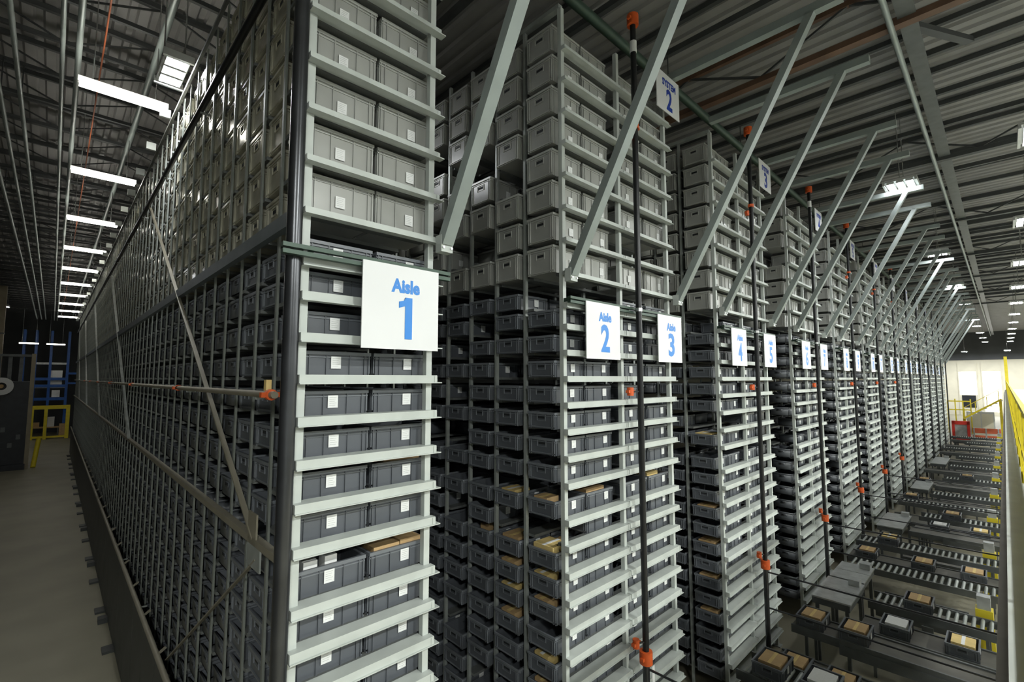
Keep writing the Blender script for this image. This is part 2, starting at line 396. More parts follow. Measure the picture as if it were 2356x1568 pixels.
for r, R in enumerate(RK):
    for j in range(R['cols']):
        for s, x in enumerate(R['totes']):
            if r == 0 and s == 1 and j > 4: continue
            if r > 1 and 0 < s and j > 1: continue
            for kind, li, z in LEVELS:
                if (r, j, s, z) in MISSING: continue
                if r > 0 and j > 0 and s > 0 and False: continue
                if r > 0 and (r > 2 or j > 3) and rr.random() < .05: continue
                zb = z + .055; y = col_y(j)
                px, py, dep = project(x, y, zb + .1)
                if r == 0: vis = s == 0 or j == 0
                else: vis = j == 0 or (s == 0 and j <= (4, 1, 0)[min(r - 1, 2)])
                vis = vis and 150 < px < 2330 and -30 < py < 1590
                if r == 0 and j > 0:                       # outer face seen edge-on
                    a = abs((x - .3) / math.hypot(x, y)) / dep ** 2
                else: a = 1.0 / dep ** 2
                SPOTS.append((a if vis else 0, vis, r, j, s, kind, li, x, y, zb))
pick = set()
for kind in 'st':
    c = sorted([i for i, q in enumerate(SPOTS) if q[5] == kind and q[1]], key=lambda i: -SPOTS[i][0])[:{'s': 270, 't': 290}[kind]]
    pick |= set(c)
def tote_label(q):
    _, _, r, j, s, kind, li, *_r = q
    base = 'tall pale grey tote, ' if kind == 't' else 'shallow dark grey tote, '
    lvl = ', %s tall tier up' % ordinal(li + 1) if kind == 't' else ', %s shallow tier down' % ordinal(li + 1)
    if r == 0:
        if j == 0: return base + 'aisle one rack front, ' + ('corner pipe side' if s == 0 else 'sign side') + lvl
        return base + 'aisle one rack outer face, %s column back' % ordinal(j + 1) + lvl
    a = NUM[2 * r] if s < 2 else NUM[2 * r + 1]
    if j == 0: return base + 'aisle %s rack front, ' % a + ('aisle side', 'middle', 'riser side', 'outer post side')[s] + lvl
    return base + 'aisle %s rack flank, %s column back' % (a, ordinal(j + 1)) + lvl
rest = {'s': [], 't': [], 'w': []}
for i, q in enumerate(SPOTS):
    a, vis, r, j, s, kind, li, x, y, zb = q
    if i in pick:
        ends = []
        if s == 0: ends.append(-1)
        if (r == 0 and s == 1) or s == 3: ends.append(1)
        fx = ((.47, .58) if r == 0 else (.62, .73, .35, .76))[s] if (j == 0 or (r == 1 and s == 0)) else None
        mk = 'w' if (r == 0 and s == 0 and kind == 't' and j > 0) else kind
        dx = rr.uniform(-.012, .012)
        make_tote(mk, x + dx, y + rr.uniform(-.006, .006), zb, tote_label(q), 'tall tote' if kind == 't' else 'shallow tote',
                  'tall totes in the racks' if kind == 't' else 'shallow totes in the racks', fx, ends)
    else:
        rest['w' if (r == 0 and s == 0 and kind == 't' and j > 0) else kind].append((x, y, zb, s, j, r))
def simple_tote(H, lab, end):
    m_ = MB(); L2, W2 = TL / 2, TW / 2; i = .012
    m_.box(-L2 + i, L2 - i, -W2 + i, -W2 + 2 * i, 0, H); m_.box(-L2 + i, L2 - i, W2 - 2 * i, W2 - i, 0, H)
    m_.box(-L2 + i, -L2 + 2 * i, -W2 + i, W2 - i, 0, H); m_.box(L2 - 2 * i, L2 - i, -W2 + i, W2 - i, 0, H)
    m_.box(-L2 + i, L2 - i, -W2 + i, W2 - i, 0, .012)
    m_.box(-L2, L2, -W2, -W2 + i, H - .03, H); m_.box(-L2, -L2 + i, -W2, W2, H - .03, H); m_.box(L2 - i, L2, -W2, W2, H - .03, H)
    if lab: m_.box(-.04, .04, -W2 + .008, -W2 + i, .055, .155, 1)
    if end: m_.box(-L2 + .003, -L2 + i, -.07, .07, H * .66 - .03, H * .66 + .03, 0); m_.box(-L2 + .002, -L2 + .003, -.05, .05, H * .66 - .012, H * .66 + .018, 2)
    return np.array(m_.v), np.array(m_.f), np.array(m_.m)
def scatter(name, places, H, mats, lab):
    V, Fc, M = [], [], []; o = 0; T = {}
    for x, y, zb, s, j, r in places:
        k = (j == 0, s == 0)
        if k not in T: T[k] = simple_tote(H, *k)
        v, f, m = T[k]
        V.append(v + np.array((x, y, zb))); Fc.append(f + o); M.append(m); o += len(v)
    V = np.concatenate(V); Fc = np.concatenate(Fc); M = np.concatenate(M)
    me = bpy.data.meshes.new(name); me.vertices.add(len(V)); me.vertices.foreach_set('co', V.ravel())
    me.loops.add(Fc.size); me.loops.foreach_set('vertex_index', Fc.ravel().astype(np.int32))
    me.polygons.add(len(Fc)); me.polygons.foreach_set('loop_start', np.arange(0, Fc.size, 4, dtype=np.int32))
    for m in mats: me.materials.append(MATS[m])
    me.polygons.foreach_set('material_index', M.astype(np.int32)); me.update(calc_edges=True); me.validate()
    tag(put(name, me), lab, 'tote', kind='stuff')
scatter('distant_shallow_totes', rest['s'], HS, ['tote_shallow', 'paper_white', 'slot_dark'], 'remaining shallow dark grey totes filling the farther rack bays')
scatter('distant_tall_totes', rest['t'], HT, ['tote_tall', 'paper_white', 'slot_dark'], 'remaining tall pale grey totes in the upper tiers')
scatter('distant_wrapped_totes', rest['w'], HT, ['tote_wrapped', 'paper_white', 'slot_dark'], 'remaining tall totes along the outer face of the aisle one rack')

# ------------------------------------------------------------------ racks
BEAM = {}
def beam_mesh(L, h, i0, i1):
    L = round(L, 3); k = (L, h, round(i0, 3), round(i1, 3))
    if k not in BEAM:
        m_ = MB()
        m_.box(0, L, -.07, .0, 0, h)                              # box section
        m_.box(.0, L + .045, -.085, -.005, -.005, .004)           # bottom flange
        m_.box(L - .03, L, -.074, -.07, .004, h - .006)           # end plate
        m_.box(i0, i1, .0, .072, h - .022, h)                     # top flange reaching back to the totes
        BEAM[k] = m_.mesh('front_beam', 'rack_steel')
    return BEAM[k]
def slab_rows(name, boxes, m, parent):
    V, Fc = [], []; o = 0; F0 = np.array(BOXF)
    for b in boxes:
        V.append(np.array(box_vf(*b)[0])); Fc.append(F0 + o); o += 8
    V = np.concatenate(V); Fc = np.concatenate(Fc)
    me = bpy.data.meshes.new(name); me.from_pydata(V.tolist(), [], Fc.tolist()); me.materials.append(MATS[m])
    ob = put(name, me, (0, 0, 0), parent); ob['kind'] = 'stuff'; return ob
for r, R in enumerate(RK):
    lab = ('tall steel rack at aisle one with its long outer face along the gangway' if r == 0 else
           'double steel rack of aisles %s and %s' % (NUM[2 * r], NUM[2 * r + 1]))
    t = empty('storage_rack', (R['x0'], YF, 0), lab, 'rack', 'storage racks')
    R['root'] = t
    for p in R['posts']: box('front_post', p - .03, p + .03, YF - .03, YF + .03, 0, ZTOP, 'rack_steel', t)
    # posts behind the front, one each tote column
    for j in range(1, R['cols'] + 1):
        y = post_y(j)
        for n_, p in enumerate(R['posts']):
            if r == 0 and n_ == 1 and j > 6: continue
            if r > 0 and n_ > 0 and j > 2: continue
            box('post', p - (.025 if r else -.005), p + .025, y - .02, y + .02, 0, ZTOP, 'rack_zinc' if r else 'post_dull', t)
    # front beams, one for each level and bay
    for kind, li, z in LEVELS:
        for n_ in range(len(R['posts']) - 1):
            a = R['posts'][n_] - (.04 if n_ == 0 else -.02); b = R['posts'][n_ + 1] + (.045 if n_ == len(R['posts']) - 2 else 0.0)
            put('front_beam', beam_mesh(b - a, .05 if kind == 't' else .068, R['posts'][n_] + .032 - a, R['posts'][n_ + 1] - .032 - a), (a, YF - .03, z), t)
    # support bars across the depth under the totes
    bars = []
    xa, xb = R['posts'][0] + .025, R['posts'][-1] - .025
    for j in range(R['cols'] + 1):
        y = post_y(j); ya, yb = (3.820, 3.90) if j == 0 else (y - (.13 if j == 1 else .082), y + .082)
        for kind, li, z in LEVELS:
            if r == 0 and j > 6: bars.append((xa, xa + .62, ya, yb, z + .02, z + .0545))
            else: bars.append((xa, xb, ya, yb, z + .02, z + .0545))
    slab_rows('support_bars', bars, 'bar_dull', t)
    # green strut channel that carries the signs, one on each front
    for z in (6.78, 6.73): box('strut_channel', R['x0'] - (.19 if r == 0 else .05), R['x1'] + .09, YF - .19, YF - .14, z - .016, z + .016, 'strut_green', t)
    for p in R['posts']: box('strut_bracket', p - .02, p + .02, YF - .14, YF - .03, 6.73, 6.79, 'strut_green', t)
    # base plates
    for p in R['posts']: box('base_plate', p - .08, p + .08, YF - .08, YF + .08, 0, .02, 'rack_zinc', t)
    if r:
        y2 = post_y(2)
        for p in (R['posts'][0], R['posts'][-1]): box('top_tie', p - .04, p + .04, YF, y2, ZTOP, ZTOP + .06, 'rack_zinc', t)

# outer face of the aisle one rack
t = RK[0]['root']
yE = post_y(85)
box('face_channel', 1.285, 1.345, YF + .1, yE, 7.02, 7.14, 'channel_blue', t)
box('face_rail', 1.285, 1.345, YF + .1, yE, 4.40, 4.46, 'pipe_cream', t)
box('top_rail', 1.33, 1.37, YF, yE, ZTOP, ZTOP + .04, 'bar_dull', t)
MB().bar((1.30, 4.5, 4.45), (1.30, 12.4, 9.40), .02, .045, up=(1, 0, 0)).build('face_brace', 'pipe_cream', t)
MB().bar((1.30, 4.4, 4.30), (1.30, 8.0, 2.05), .015, .035, up=(1, 0, 0)).build('face_brace', 'pipe_cream', t)
for q in range(1, 5):
    MB().bar((1.30, 4.5 + 9.2 * q, 4.45), (1.30, 12.4 + 9.2 * q, 9.40), .02, .06, up=(1, 0, 0)).build('face_brace', 'rack_zinc', t)
box('gusset_plate', 1.285, 1.30, 4.28, 4.62, 4.22, 4.40, 'rack_zinc', t)
box('gusset_plate', 1.285, 1.30, 4.40, 4.62, 4.40, 4.66, 'pipe_cream', t)
for j in range(40):
    y0 = YF + .1 + j * 1.19
    box('guard_panel', 1.255, 1.275, y0, y0 + 1.17, 0.02, 1.98, 'guard_panel', t)
    if j % 2 == 0: box('foot_plate', 1.06, 1.26, y0 + .1, y0 + .42, 0, .05, 'guard_panel', t)
    if j % 4 == 1: box('foot_plate', 1.08, 1.26, y0 + .6, y0 + .82, 0, .12, 'guard_panel', t)
for j in range(26):
    box('top_bracket', 1.14, 1.30, 10.4 + 1.725 * j, 10.46 + 1.725 * j, ZTOP - .05, ZTOP + .10, 'rack_steel', t)

# ------------------------------------------------------------------ sprinkler pipes
def coupling(parent, p, axis, r=.075, l=.09, m='clamp_orange'):
    a = Vector(p); d = {'x': Vector((1, 0, 0)), 'y': Vector((0, 1, 0)), 'z': Vector((0, 0, 1))}[axis] * (l / 2)
    m_ = MB().tube(a - d, a + d, r, 12)
    e = Vector((1, 0, 0)) if axis != 'x' else Vector((0, 0, 1))
    m_.bar(a - e * (r + .03), a + e * (r + .03), .05, .04)
    return m_.build('coupling', m, parent)
t = empty('sprinkler_riser', (1.265, 3.72, 0), 'dark grey standpipe at the corner of the aisle one rack', 'pipe', 'sprinkler risers')
pipe('pipe', (1.265, 3.70, 0.0), (1.265, 3.70, 11.6), .057, 'pipe_grey', t, 20)
pipe('strap', (1.265, 3.70, 6.72), (1.265, 3.70, 6.79), .062, 'shiny_steel', t, 20)
box('strap_bolt', 1.31, 1.34, 3.62, 3.66, 6.735, 6.775, 'shiny_steel', t)
def long_pipe(x, z, r, m, lab, orange=True, heads=0):
    t = empty('sprinkler_pipe', (x, 4.0, z), lab, 'pipe', 'sprinkler pipes along the outer rack face')
    pipe('pipe', (x, 3.95, z), (x, 50.5, z), r, m, t, 12)
    if orange:
        coupling(t, (x, 4.05, z), 'y', r + .016, .06)
        for q in range(6): coupling(t, (x, 7.9 + 5.2 * q, z), 'y', r + .012, .05)
        box('valve_cap', x - .02, x + .02, 4.10, 4.16, z + r, z + r + .09, 'envelope', t)
    for q in range(heads):
        y = 5.3 + 1.45 * q
        MB().bar((x, y, z), (x + .10, y, z + .07), .022, .03).build('sprinkler_head', m, t)
    for q in range(16): box('pipe_bracket', x - .01, 1.345, 4.415 + 2.875 * q - .012, 4.415 + 2.875 * q + .012, z - r - .02, z - r, 'rack_zinc', t)
long_pipe(1.25, 5.67, .028, 'pipe_cream', 'cream sprinkler pipe at eye height with orange end coupling')
long_pipe(1.22, 2.06, .034, 'pipe_cream', 'cream sprinkler pipe just above the lower guard panels', False, 22)
long_pipe(1.24, 9.40, .038, 'pipe_black', 'black sprinkler pipe high across the tall totes of the outer face', False)
for k in range(NR):
    x = RK[k + 1]['x0'] + 1.37; y = 3.51
    near = k < 6
    t = empty('sprinkler_riser', (x, y, 0), 'black sprinkler riser in front of the aisles %s and %s rack' % (NUM[2 + 2 * k], NUM[3 + 2 * k]), 'pipe', 'sprinkler risers')
    pipe('pipe', (x, y, 2.1), (x, y, 11.1), .042, 'pipe_black', t, 16)
    pipe('lower_pipe', (x, y, 0.0), (x, y, 2.1), .045, 'pipe_grey', t, 16)
    if near:
        for z in (11.05, 2.12): coupling(t, (x, y, z), 'z', .085, .16)
        coupling(t, (x - .09, y + .05, 9.25), 'z', .04, .1); coupling(t, (x, y, 9.42), 'z', .058, .06)
        coupling(t, (x - .16, y + .06, 5.62), 'z', .045, .11); coupling(t, (x - .14, y + .06, 2.32), 'z', .045, .11)
        MB().bar((x - .16, y + .06, 5.62), (x - .02, y, 5.62), .02, .02).build('valve_arm', 'pipe_grey', t)
        MB().bar((x - .14, y + .06, 2.32), (x - .02, y, 2.32), .02, .02).build('valve_arm', 'pipe_grey', t)
        MB().bar((x - .09, y + .05, 9.25), (x - .02, y, 9.25), .02, .02).build('valve_arm', 'pipe_grey', t)
        MB().tube((x, y, 10.55), (x, y, 10.72), .050, 16).build('pipe_tag', 'paper_white', t)
        box('hanging_tag', x + .05, x + .11, y - .06, y - .055, 1.78, 2.0, 'paper_white', t)
        pipe('strap', (x, y, 6.73), (x, y, 6.78), .052, 'shiny_steel', t, 16)
    if k < 5:
        for z in (1.98, 1.30): pipe('branch_pipe', (x, y, z), (x, .25, z), .016, 'pipe_grey', t, 10)

t = empty('sprinkler_main', (3.0, 4.45, 11.8), 'thick dark sprinkler main crossing above the rack tops', 'pipe')
pipe('pipe', (2.95, 4.45, 11.8), (58.0, 4.45, 11.8), .085, 'strut_green', t, 16)
for q in range(14): pipe('hanger', (4.9 + 3.86 * q, 4.45, 11.8), (4.9 + 3.86 * q, 4.45, 12.42), .012, 'roof_joist', t, 6)

# ------------------------------------------------------------------ slanted braces and top arms
BR = MB().bar((0, 0, 0), (0, -2.04, 3.74), .12, .10, up=(0, 1, 0)).mesh('brace_tube', 'brace_steel')
def brace(x, lab):
    t = empty('rack_brace', (x, YF - .06, 7.0), lab, 'brace', 'slanted braces of the rack fronts')
    put('brace_tube', BR, (x, 3.60, 7.07), t)
    box('foot_bracket', x - .065, x + .065, YF - .20, YF - .106, 6.98, 7.14, 'rack_steel', t)
    box('top_arm', x - .06, x + .06, 1.2, YF - .031, 10.78, 10.90, 'brace_steel', t)
    for s in (-1, 1): pipe('bolt', (x + s * .045, YF - .215, 7.02), (x + s * .045, YF - .20, 7.02), .012, 'shiny_steel', t, 8)
brace(2.60, 'slanted grey brace rising from the aisle one rack post')
for k in range(NR):
    R = RK[k + 1]
    brace(R['posts'][0] - .02, 'slanted grey brace on the aisle %s side post' % NUM[2 + 2 * k])
    brace(R['posts'][-1] + .07, 'slanted grey brace on the aisle %s side post' % NUM[3 + 2 * k])

# ------------------------------------------------------------------ signs
SG = MB().box(-.37, .37, 0, .012, -.36, .36).mesh('panel', 'sign_white')
ONE = MB(); ONE.box(-.005, .065, -.004, 0, -.18, .18); ONE.add([(-.065, 0, .085), (-.005, 0, .105), (-.005, 0, .18), (.0, 0, .18), (-.02, 0, .15), (-.065, 0, .14), (-.065, -.004, .085), (-.005, -.004, .105), (-.005, -.004, .18), (.0, -.004, .18), (-.02, -.004, .15), (-.065, -.004, .14)], [(0, 1, 2, 3, 4, 5), (11, 10, 9, 8, 7, 6), (0, 6, 7, 1), (4, 3, 9, 10), (5, 4, 10, 11), (0, 5, 11, 6)]); ONE = ONE.mesh('numeral', 'sign_blue')
def sign(xc, zc, top, num, m, lab, group, sh=1.0, y=YF - .21):
    t = empty('aisle_sign' if top == 'Aisle' else 'zone_sign', (xc, y, zc - .36), lab, 'sign', group)
    o = put('panel', SG, (xc, y, zc), t); o.scale = (1, 1, sh)
    if top != 'Aisle': box('sign_bracket', xc + .13, xc + .17, y + .012, YF - .031, zc - .02, zc + .02, 'rack_zinc', t)
    put('lettering', text_mesh(top, .28 if top == 'Aisle' else .44, .122, m, .045), (xc + .03, y, zc + .185 * sh), t)
    put('numeral', ONE if num == '1' else text_mesh(num, .125 if num == '1' else .19 if len(num) == 1 else .34, .36, m, .03), (xc + .03, y, zc - .09), t)
sign(2.13, 6.405, 'Aisle', '1', 'sign_blue', 'white sign with blue Aisle 1 on the nearest rack', 'aisle signs')
for k in range(NR):
    x0 = RK[k + 1]['x0']; a, b = 2 + 2 * k, 3 + 2 * k
    sign(x0 + .60, 6.405, 'Aisle', str(a), 'sign_blue', 'white aisle sign numbered %s in blue' % NUM[a], 'aisle signs')
    sign(x0 + 2.36, 6.405, 'Aisle', str(b), 'sign_blue', 'white aisle sign numbered %s in blue' % NUM[b], 'aisle signs')
    if k < 9: sign(x0 + 2.50, 10.42, 'SYSTEM', str(k + 2), 'sign_navy', 'high white sign with dark blue numeral %s above aisle %s' % (NUM[k + 2], NUM[b]), 'high signs', .90)

# ------------------------------------------------------------------ contents of open totes
def carton(x0, x1, y0, y1, z0, z1, lab, m='carton', group='cartons in the totes'):
    t = empty('carton', ((x0 + x1) / 2, (y0 + y1) / 2, z0), lab, 'carton', group)
    box('carton_body', x0, x1, y0, y1, z0, z1, m, t)
    box('tape', x0 - .001, x1 + .001, (y0 + y1) / 2 - .025, (y0 + y1) / 2 + .025, z1, z1 + .0015, 'envelope' if m == 'carton' else 'paper_white', t)
    return t
def at(r, j, s, z): return RK[r]['totes'][s], col_y(j), z + .055 + .013
x, y, z = at(0, 0, 1, 4.05)
carton(x - .23, x + .02, y - .19, y + .17, z, z + .215, 'brown carton showing above the sign side tote in the tall gap')
carton(x + .03, x + .24, y - .19, y + .12, z, z + .225, 'second brown carton above the sign side tote in the tall gap')
x, y, z = at(0, 0, 0, 4.05)
carton(x - .20, x - .09, y - .17, y - .05, z, z + .235, 'small pale box in the corner pipe side tote of the tall gap', 'paper_white')
carton(x - .03, x + .07, y - .17, y - .05, z, z + .245, 'second small pale box in the corner pipe side tote', 'paper_white')
x, y, z = at(0, 0, 1, 4.48)
carton(x - .24, x + .22, y - .19, y + .1, z, z + .238, 'flat brown carton in the sign side tote, one shelf above the gap')
x, y, z = at(0, 0, 1, 4.80)
carton(x - .15, x + .22, y - .18, y + .15, z, z + .232, 'brown carton in the sign side tote, two shelves above the gap')
x, y, z = at(1, 0, 0, 3.44)
carton(x - .25, x + .05, y - .15, y + .17, z, z + .24, 'bright yellow parcel heaped in the aisle two corner tote', 'envelope')
carton(x + .07, x + .24, y - .15, y + .15, z, z + .20, 'tan parcel behind the bright yellow parcel', 'carton')
x, y, z = at(1, 1, 0, 3.44); carton(x - .22, x + .1, y - .15, y + .15, z, z + .205, 'brown carton in the second column tote behind the yellow parcel')
x, y, z = at(1, 2, 0, 3.44); carton(x - .15, x + .1, y - .15, y + .12, z, z + .21, 'brown carton in the third column tote behind the yellow parcel')
for n_, zl in enumerate((4.05, 3.13, 2.82, 2.17, 1.86)):
    x, y, z = at(1, 0, 0, zl); carton(x - .24, x - .02, y - .05, y + .17, z, z + .20, 'carton in the aisle two corner tote, %s one down' % ordinal(n_ + 1), 'envelope' if n_ % 2 else 'carton')
for n_, zl in enumerate((4.05, 3.13, 2.82, 2.48)):
    x, y, z = at(1, 1, 0, zl); carton(x - .24, x + .05, y - .1, y + .15, z, z + .20, 'carton in the aisle two second column, %s one down' % ordinal(n_ + 1), 'carton' if n_ % 2 else 'envelope')
for n_, zl in enumerate((4.05,)):
    x, y, z = at(1, 0, 1, zl); carton(x - .2, x + .2, y - .15, y + .15, z, z + .215, 'brown carton over the middle tote of the aisle two rack')
    x, y, z = at(1, 0, 3, zl); carton(x - .22, x + .1, y - .15, y + .15, z, z + .225, 'yellow carton over the outer tote of the aisle three rack', 'envelope')
for n_, zl in enumerate((4.48, 3.13, 2.48, 1.86, 1.24)):
    x, y, z = at(2, 0, 0, zl); carton(x - .24, x + .1, y - .15, y + .15, z, z + .205, 'carton in the aisle four corner tote, %s one down' % ordinal(n_ + 1), 'envelope' if n_ == 0 else 'carton')

# ------------------------------------------------------------------ conveyors between racks and platform
ROL = {}
def conveyor(xc, wid, y0, y1, z, rollers, lab):
    t = empty('conveyor', (xc, (y0 + y1) / 2, 0), lab, 'conveyor', 'conveyors at the rack fronts')
    for s in (-1, 1): box('side_rail', xc + s * wid / 2 - .02, xc + s * wid / 2 + .02, y0, y1, z - .12, z + .03, 'frame_grey', t)
    if rollers:
        n = int((y1 - y0) / .125)
        if wid not in ROL: ROL[wid] = MB().tube((-wid / 2 + .02, 0, 0), (wid / 2 - .02, 0, 0), .032, 10).mesh('roller', 'rack_zinc')
        for i in range(n): put('roller', ROL[wid], (xc, y0 + .07 + i * .125, z - .01), t)
    else:
        box('belt', xc - wid / 2 + .02, xc + wid / 2 - .02, y0, y1, z - .04, z + .005, 'belt_dark', t)
        box('drive_cover', xc - wid / 2 - .06, xc - wid / 2 - .02, y0 + .5, y1 - .8, z - .22, z - .05, 'frame_grey', t)
    for yy in (y0 + .25, y1 - .25):
        for s in (-1, 1): box('leg', xc + s * (wid / 2 - .02) - .025, xc + s * (wid / 2 - .02) + .025, yy - .025, yy + .025, 0, z - .12, 'frame_grey', t)
def lift_cover(x0, x1, y0, y1, z, lab):
    t = empty('lift_table', ((x0 + x1) / 2, (y0 + y1) / 2, 0), lab, 'lift', 'steel lift tables at the aisle mouths')
    xm = (x0 + x1) / 2
    box('cover_plate', x0, xm - .01, y0, y1, z - .03, z, 'galv_plate', t); box('cover_plate', xm + .01, x1, y0, y1, z - .03, z, 'galv_plate', t)
    box('apron', x0, x1, y0 + .02, y0 + .04, z - .16, z - .03, 'frame_grey', t); box('apron', x0 + .02, x0 + .04, y0 + .04, y1, z - .16, z - .03, 'frame_grey', t)
    box('motor_cap', x1 - .25, x1 - .02, y0 + .05, y0 + .25, z, z + .12, 'galv_plate', t)
    for xx in (x0 + .08, x1 - .08):
        for yy in (y0 + .08, y1 - .08): box('leg', xx - .03, xx + .03, yy - .03, yy + .03, 0, z - .03, 'frame_grey', t)
def yellow_guard(x, y, lab):
    t = empty('column_guard', (x, y, 0), lab, 'guard', 'yellow guards under the platform edge')
    box('guard_body', x - .13, x + .13, y - .13, y + .13, .02, 1.15, 'yellow_paint', t)
    box('guard_cap', x - .10, x + .10, y - .10, y + .10, 1.15, 1.4, 'galv_plate', t)
    box('guard_foot', x - .18, x + .18, y - .18, y + .18, 0, .02, 'yellow_paint', t)
LIFTS = [(11.66, 13.02, 2.38, 3.06, 1.30, 'broad galvanised lift table beside the aisle five rack'),
         (13.10, 14.30, 2.40, 3.05, 1.30, 'second galvanised lift table just past the broad one'),
         (19.2, 21.2, 2.45, 3.10, 1.15, 'galvanised lift table at the aisle eight mouth'),
         (26.9, 29.0, 2.5, 3.10, 1.1, 'galvanised lift table at the aisle twelve mouth'),
         (35.5, 38.5, 2.5, 3.15, 1.1, 'galvanised lift table at the aisle sixteen mouth')]
def yend(xc, wid, y1):
    for l in LIFTS:
        if xc - wid / 2 - .1 < l[1] and xc + wid / 2 + .1 > l[0]: y1 = min(y1, l[2] - .06)
    return y1
for k in range(11):
    c = 8.12 + 4.53 * k; w_ = 'aisle %s mouth' % NUM[4 + 2 * k]
    conveyor(c + .62, .70, .25, yend(c + .62, .70, 2.35 if k % 2 else 3.35), 1.0, True, 'roller conveyor leading out of the %s' % w_)
    conveyor(c - .45, .72, .25, yend(c - .45, .8, 3.35), .82, False, 'dark belt conveyor running into the %s' % w_)
    conveyor(c + 1.75, 1.22, .85, yend(c + 1.75, 1.3, 3.3), .55, False, 'low dark belt conveyor in front of the rack past the %s' % w_)
    if k < 6: conveyor(c - 1.55, .66, .25, yend(c - 1.55, .7, 3.2), .95, bool(k % 2 == 0), 'outer conveyor in front of the rack before the %s' % w_)
    yellow_guard(c + 1.2, .55, 'yellow column guard at the platform end past the %s' % w_)
for l in LIFTS: lift_cover(*l)
CT = [(10.3, 3.0, .95, 'carton'), (9.6, 3.05, .95, 'carton'), (9.30, 2.55, 1.0, 'carton'), (10.67, 2.35, 0.555, 'carton'), (11.0, 1.35, .0, None),
      (13.27, 1.15, 1.03, 'carton'), (16.73, 2.85, .83, 'carton'), (16.73, 1.65, .83, 'paper_white'), (16.73, .75, .83, 'envelope'), (15.2, 1.75, .98, 'carton'),
      (17.8, 2.95, 1.03, 'carton'), (17.8, 2.1, 1.03, 'carton'), (21.26, 2.0, .83, 'envelope'), (21.26, 1.4, .83, 'paper_white'), (22.33, .9, 1.03, 'carton'), (21.26, .7, .83, 'carton'), (25.8, 2.0, .83, 'carton'), (26.86, 1.2, 1.03, 'paper_white')]
CT = []
for k in range(1, 6):
    c = 8.12 + 4.53 * k
    CT += [(c - .45, yy, .827, m) for yy, m in ((2.95, 'carton'), (1.75, 'paper_white' if k != 2 else 'carton'), (.8, 'envelope' if k % 2 else 'carton'))][: 3 if k < 4 else 1]
    CT += [(c + .62, 1.5 if k % 2 else 2.6, 1.024, 'carton' if k != 2 else 'envelope')]
CT += [(8.12 + 4.53 - 1.55 - .0, 2.9, .957, 'carton'), (8.12 + 4.53 - 1.55, 2.2, .957, 'carton'), (8.12 + 1.75, 2.9, .557, 'carton'), (8.12 + 1.75, 2.2, .557, 'carton'), (8.12 + .62, 2.9, 1.024, 'carton'), (8.12 + .62, 2.2, 1.024, 'paper_white')]
CT = [q for q in CT if q[1] + .25 < yend(q[0], .7, 9)]
for n_, (x, y, z, m) in enumerate(CT):
    o = make_tote('s', x, y, z, 'shallow dark tote riding the conveyors, %s counted outward from the nearest' % ordinal(n_ + 1), 'shallow tote', 'totes on the conveyors', .5, (-1,))
    o.scale = (1, 1, 1)
    cm = {'carton': 'brown', 'paper_white': 'white', 'envelope': 'yellow'}[m]
    carton(x - .22, x + .18, y - .17, y + .15, z + .013, z + .225, '%s carton in the %s conveyor tote' % (cm, ordinal(n_ + 1)), m, 'cartons on the conveyors')

# ------------------------------------------------------------------ platform with yellow railing
t = empty('platform', (30, -1.5, 4.1), 'grey steel walkway platform running along the rack fronts', 'platform')
box('deck', -4, 96, -3.0, -.05, 4.20, 4.28, 'platform_steel', t)
box('edge_beam', -4, 96, -.05, .07, 3.98, 4.30, 'platform_steel', t)
box('lower_flange', -4, 96, -.05, .14, 3.93, 3.98, 'platform_tan', t)
for i in range(14): box('column', 4 + 7 * i - .1, 4 + 7 * i + .1, -.6, -.4, 0, 4.20, 'platform_steel', t)
t = empty('guard_railing', (30, -.11, 4.3), 'yellow guard railing along the platform edge', 'railing')
for z in (5.48, 4.92): box('rail', 1.0, 90, -.135, -.095, z - .025, z + .025, 'yellow_paint', t)
box('toe_board', 1.0, 90, -.12, -.105, 4.30, 4.45, 'yellow_paint', t)
for i in range(48): box('rail_post', 1.0 + 1.85 * i, 1.06 + 1.85 * i, -.14, -.09, 4.28, 5.48, 'yellow_paint', t)
m_ = MB()
for q in range(15): m_.box(.02 + .118 * q, .034 + .118 * q, -.006, .006, 0, .92)
for q in range(6): m_.box(0, 1.70, -.004, .004, .04 + .165 * q, .052 + .165 * q)
mp = m_.mesh('mesh_panel', 'yellow_paint')
for i in range(48): put('mesh_panel', mp, (1.11 + 1.85 * i, -.113, 4.5), t)

# ------------------------------------------------------------------ far end beyond the racks
t = empty('red_machine', (62, 3.0, 0), 'red framed machine at the far end of the rack fronts', 'machine')
for yy in (2.5, 3.55): box('frame_post', 61.9, 62.2, yy, yy + .2, 0, 1.75, 'red_paint', t)
box('frame_top', 61.9, 62.2, 2.5, 3.75, 1.45, 1.78, 'red_paint', t); box('frame_sill', 61.9, 62.2, 2.5, 3.75, 0, .3, 'red_paint', t)
box('window', 62.0, 62.1, 2.7, 3.55, .3, 1.45, 'galv_plate', t)
t = empty('red_barrier', (62, 1.4, 0), 'orange red barrier beside the red machine', 'barrier')
box('barrier_board', 61.95, 62.1, .5, 2.35, .75, 1.2, 'red_orange', t); box('barrier_board', 61.95, 62.1, .5, 2.35, .15, .55, 'red_orange', t)
for yy in (.6, 1.4, 2.2): box('barrier_leg', 61.9, 62.15, yy, yy + .1, 0, 1.2, 'galv_plate', t)
t = empty('stair', (66, 2, 0), 'yellow railed stair rising towards the platform', 'stair')
MB().bar((64, 3.0, 1.9), (64, .3, 3.85), .08, .16).build('stair_rail', 'yellow_paint', t)
MB().bar((64, 3.0, 2.9), (64, .3, 4.85), .05, .05).build('handrail', 'yellow_paint', t)
